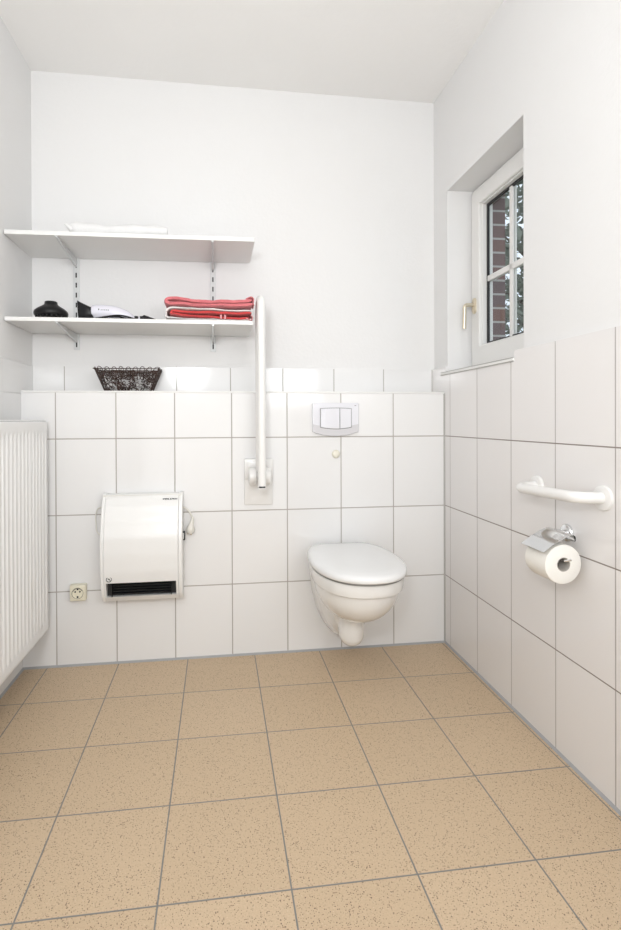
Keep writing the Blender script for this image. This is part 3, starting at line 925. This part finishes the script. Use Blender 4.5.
# ================================================================== SOCKET
sk = thing('wall_socket', 'cream surface-mounted wall socket on the tiles left of the heater', 'socket', (-1.658, 0, .322))
bm = bm_new(); add_box(bm, (-.033, -.030, -.034), (.033, 0, .034), .004, 3); obj('housing', bm, M['socket'], sk)
bm = bm_new()
add_lathe(bm, [(.0245, -.0295), (.0245, -.0325), (.0215, -.0325), (.0205, -.0312), (.0200, -.0304)], axis='Y', seg=36); obj('ring', bm, M['socket'], sk)
bm = bm_new()
for s in (-1, 1): add_lathe(bm, [(.0036, -.0300), (.0036, -.0316)], center=(s * .0095, 0, .006), axis='Y', seg=12)
add_box(bm, (-.0035, -.0316, -.020), (.0035, -.0300, -.0125)); add_box(bm, (-.003, -.0316, .0135), (.003, -.0300, .020))
for k in range(10):
    a = pi * (.05 + .9 * k / 9)
add_tube(bm, [(.0203 * cos(pi * (.15 + .75 * k / 16)), -.0314, .0203 * sin(pi * (.15 + .75 * k / 16))) for k in range(17)], .0013, 6)
add_tube(bm, [(.0232 * cos(2 * pi * k / 28), -.0322, .0232 * sin(2 * pi * k / 28)) for k in range(29)], .0007, 6)
obj('contacts', bm, M['slot'], sk)

# ================================================================== GRAB BAR
gb = thing('grab_bar', 'short white wall grab bar above the toilet paper', 'grab bar', (-.0050, -.868, .842), RA)
y1, y2 = .152, -.149
bm = bm_new()
add_tube(bm, bend_path([(-.002, y1, -.012), (-.076, y1 - .002, -.014), (-.076, y2 + .006, -.006), (-.002, y2, -.007)], .040, 12), .0165, 24)
obj('tube', bm, M['bar'], gb)
for yy, zz in ((y1, -.012), (y2, -.007)):
    bm = bm_new()
    add_lathe(bm, [(.0355, 0), (.0360, -.004), (.0345, -.0075), (.030, -.009), (.020, -.0095)], center=(0, yy, zz), axis='X', seg=40)
    obj('wall_flange', bm, M['bar'], gb)

# ================================================================== PAPER HOLDER AND ROLL
ph = thing('paper_holder', 'chrome toilet paper holder with a curved lid over the roll', 'paper holder', (-.0050, -.868, .706), RA)
bm = bm_new()
add_lathe(bm, [(.0265, 0), (.0272, -.003), (.0262, -.008), (.0220, -.0115), (.0135, -.013)], axis='X', seg=40)
obj('rose', bm, M['chrome'], ph)
bm = bm_new()
add_lathe(bm, [(.010, -.010), (.009, -.020), (.010, -.026), (.0125, -.030), (.0135, -.036), (.0125, -.042), (.008, -.045)], axis='X', seg=28)
obj('post', bm, M['chrome'], ph)
roll_c = Vector((-.082, -.903, .635))
lc = Vector((roll_c.x + .005, roll_c.y + .868, roll_c.z - .706))
bm = bm_new()
add_tube(bm, bend_path([(-.036, 0, 0), (-.036, .042, .0), (-.040, .056, -.010), (lc.x, .056, lc.z + .014), (lc.x, -.092, lc.z + .012), (lc.x + .010, -.104, lc.z + .018)], .006, 5), .0034, 12)
obj('wire_arm', bm, M['chrome'], ph)
bm = bm_new()
# curved lid: barrel hinge over the post, plate sweeping over the roll, edge turned down
prof = [(-.046, -.004), (-.043, .004), (-.045, .0115), (-.051, .0155), (-.060, .0150)]
for k in range(1, 13):
    f_ = k / 12
    prof.append((-.060 - .083 * f_, .0150 - .030 * f_ - .016 * f_ * f_))
th = .0014
sec = [(x, z) for x, z in prof] + [(x + .0005, z - th) for x, z in prof][::-1]
add_rings(bm, [[(x, -.092, z) for x, z in sec], [(x, .018, z) for x, z in sec]])
obj('cover', bm, M['chrome'], ph, angle=60)

tr_ = thing('paper_roll', 'white toilet paper roll hanging in the chrome holder', 'toilet paper', tuple(roll_c))
bm = bm_new()
prof = [(.0205, .050), (.053, .050), (.0565, .048), (.0570, .040), (.0570, -.040), (.0565, -.048), (.053, -.050), (.0205, -.050)]
rings = []
for r, h in prof: rings.append([(r * cos(2 * pi * k / 56), h, r * sin(2 * pi * k / 56)) for k in range(56)])
add_rings(bm, rings, False, False)
obj('paper', bm, M['paper'], tr_)
bm = bm_new()
prof = [(.0206, .0502), (.0206, -.0502), (.0190, -.0502), (.0190, .0502), (.0206, .0502)]
add_rings(bm, [[(r * cos(2 * pi * k / 40), h, r * sin(2 * pi * k / 40)) for k in range(40)] for r, h in prof], False, False)
obj('core', bm, M['card'], tr_)

# ================================================================== RADIATOR
RX = -1.769; RZ0, RZ1 = .184, 1.053; RY1 = -.052; RY0 = -1.26
rd = thing('panel_radiator', 'white fluted panel radiator on the left wall', 'radiator', (XL + .001, RY1, RZ0), LA)
H = RZ1 - RZ0; L = RY1 - RY0; X1 = RX - XL
bm = bm_new()
pitch = .0344; nf = int(L / pitch)
ys = [0, -.004, -.012]
nper = 10
y_s = -.014
while y_s - pitch > -L + .01:
    for k in range(nper): ys.append(y_s - pitch * k / nper)
    y_s -= pitch
ys += [y_s, -L + .004, -L]
zs = [0, .003, .010, .034, .040, .050, .062] + [.1 + (H - .2) * k / 6 for k in range(7)] + [H - .062, H - .050, H - .040, H - .034, H - .010, H - .003, H]
def flute(y, z):
    if y > -.014 or y < y_s: a = 0
    else:
        ph_ = ((-.014 - y) / pitch) % 1.0
        # wide flat crest, narrow trough
        a = max(0.0, 1 - (abs(ph_ - .5) / .30) ** 2) ** 1.0 if abs(ph_ - .5) < .30 else 0
    m_ = max(0, min(1, (z - .036) / .022)) * max(0, min(1, (H - .036 - z) / .022))
    return a * .0075 * m_
grid = []
for z in zs:
    ez = .003 if z in (0, H) else 0
    grid.append([bm.verts.new((X1 - flute(y, z) - ez - (.003 if y in (0, -L) else 0), y, z)) for y in ys])
for i in range(len(zs) - 1):
    for j in range(len(ys) - 1):
        bm.faces.new((grid[i][j], grid[i][j + 1], grid[i + 1][j + 1], grid[i + 1][j]))
# return edges
back = [[bm.verts.new((X1 - .018, y, z)) for y in (0, -L)] for z in (0, H)]
bm.faces.new([grid[i][0] for i in range(len(zs))] + [back[1][0], back[0][0]])
bm.faces.new([grid[i][-1] for i in range(len(zs))][::-1] + [back[0][1], back[1][1]])
bm.faces.new([v for v in grid[0]] + [back[0][1], back[0][0]])
bm.faces.new([v for v in grid[-1]][::-1] + [back[1][0], back[1][1]])
bm.faces.new((back[0][0], back[0][1], back[1][1], back[1][0]))
obj('front_panel', bm, M['radiator'], rd, angle=50)
bm = bm_new(); add_box(bm, (.030, -L, .012), (.046, -.002, H - .012), .004); obj('rear_panel', bm, M['radiator'], rd)
bm = bm_new()
n_ = 44
for k in range(n_):
    y = -.02 - (L - .04) * k / (n_ - 1)
    add_box(bm, (.046, y - .001, .03), (X1 - .018, y + .001, H - .03))
obj('convector_fins', bm, M['radiator'], rd, smooth=False)
for nm, a, b in (('side_cover', (.026, -.004, .008), (X1 - .006, .0035, H - .002)), ('side_cover', (.026, -L - .0035, .008), (X1 - .006, -L + .004, H - .002))):
    bm = bm_new(); add_box(bm, a, b, .0015); obj(nm, bm, M['radiator'], rd)
bm = bm_new()
add_box(bm, (.026, -L, H + .001), (.036, .001, H + .006), .001); add_box(bm, (X1 - .020, -L, H + .001), (X1 - .008, .001, H + .006), .001)
k = 0
y = -.008
while y > -L + .01:
    add_box(bm, (.034, y - .0035, H + .002), (X1 - .018, y + .0035, H + .0055)); y -= .0165
obj('top_grille', bm, M['radiator'], rd, smooth=False)
bm = bm_new(); add_box(bm, (X1 - .012, -L + .002, H - .002), (X1 - .0075, -.001, H + .001)); obj('grille_gap', bm, M['button_gap'], rd, smooth=False)
for y in (-.12, -L + .12):
    for za, zb in ((H - .12, H - .03), (.03, .10)):
        bm = bm_new(); add_box(bm, (0, y - .015, za), (.030, y + .015, zb), .002); obj('wall_bracket', bm, M['rail'], rd)

# ================================================================== LIGHT
w = bpy.data.worlds.new('world'); S.world = w; w.use_nodes = True
nt = w.node_tree; bg = nt.nodes['Background']
sky = nt.nodes.new('ShaderNodeTexSky'); sky.sky_type = 'HOSEK_WILKIE'; sky.turbidity = 6; sky.sun_direction = (-.4, -.3, .8)
mx = nt.nodes.new('ShaderNodeMix'); mx.data_type = 'RGBA'; mx.inputs['Factor'].default_value = .75
nt.links.new(sky.outputs[0], mx.inputs['A']); mx.inputs['B'].default_value = (.85, .92, 1, 1)
nt.links.new(mx.outputs['Result'], bg.inputs['Color']); bg.inputs['Strength'].default_value = 1.6

def area(name, loc, target, size, power, col=(1, 1, 1), sy=None):
    l = bpy.data.lights.new(name, 'AREA'); l.energy = power; l.size = size; l.color = col
    if sy: l.shape = 'RECTANGLE'; l.size_y = sy
    o = bpy.data.objects.new(name, l); COL.objects.link(o); o.location = loc
    d = Vector(target) - Vector(loc); o.rotation_euler = d.to_track_quat('-Z', 'Y').to_euler()
    return o
area('soft_front_light', (-1.05, -3.0, 1.15), (-1.0, 0, 1.0), 1.5, 13.6, (.955, .985, 1), 2.1)
area('upward_flash', (-1.35, -2.6, 1.55), (-1.1, -.9, 2.7), .26, 19.3, (.97, .985, 1))
area('side_fill', (-.35, -2.5, 1.5), (-1.95, -.5, 1.3), .6, 8.0, (.965, .985, 1))
area('floor_fill', (-1.0, -2.75, 2.3), (-1.0, -1.0, 0), .7, 4.0, (.98, .99, 1))
area('key_flash', (-1.5, -2.7, 2.0), (-.95, 0, .8), .40, 2.0, (.98, .99, 1))

# ================================================================== CAMERA
cam = bpy.data.cameras.new('camera'); co = bpy.data.objects.new('camera', cam); COL.objects.link(co)
W, Hh = 621.0, 930.0
f, cx, cy = 516.139, 284.413, 422.586
cam.sensor_fit = 'HORIZONTAL'; cam.sensor_width = 36; cam.lens = f / W * 36
cam.shift_x = (W / 2 - cx) / W; cam.shift_y = (cy - Hh / 2) / W
cam.clip_start = .02
rt_ = Vector((0.9911263, -0.1328678, -0.00384662)); dn = Vector((-0.00445243, -0.00426269, -0.999981)); fw = Vector((0.13284888, 0.9911246, -0.00481645))
m = Matrix((rt_, -dn, -fw)).transposed().to_4x4()
m.translation = (-1.07500593, -2.31821355, 1.05445651)
co.matrix_world = m
S.camera = co
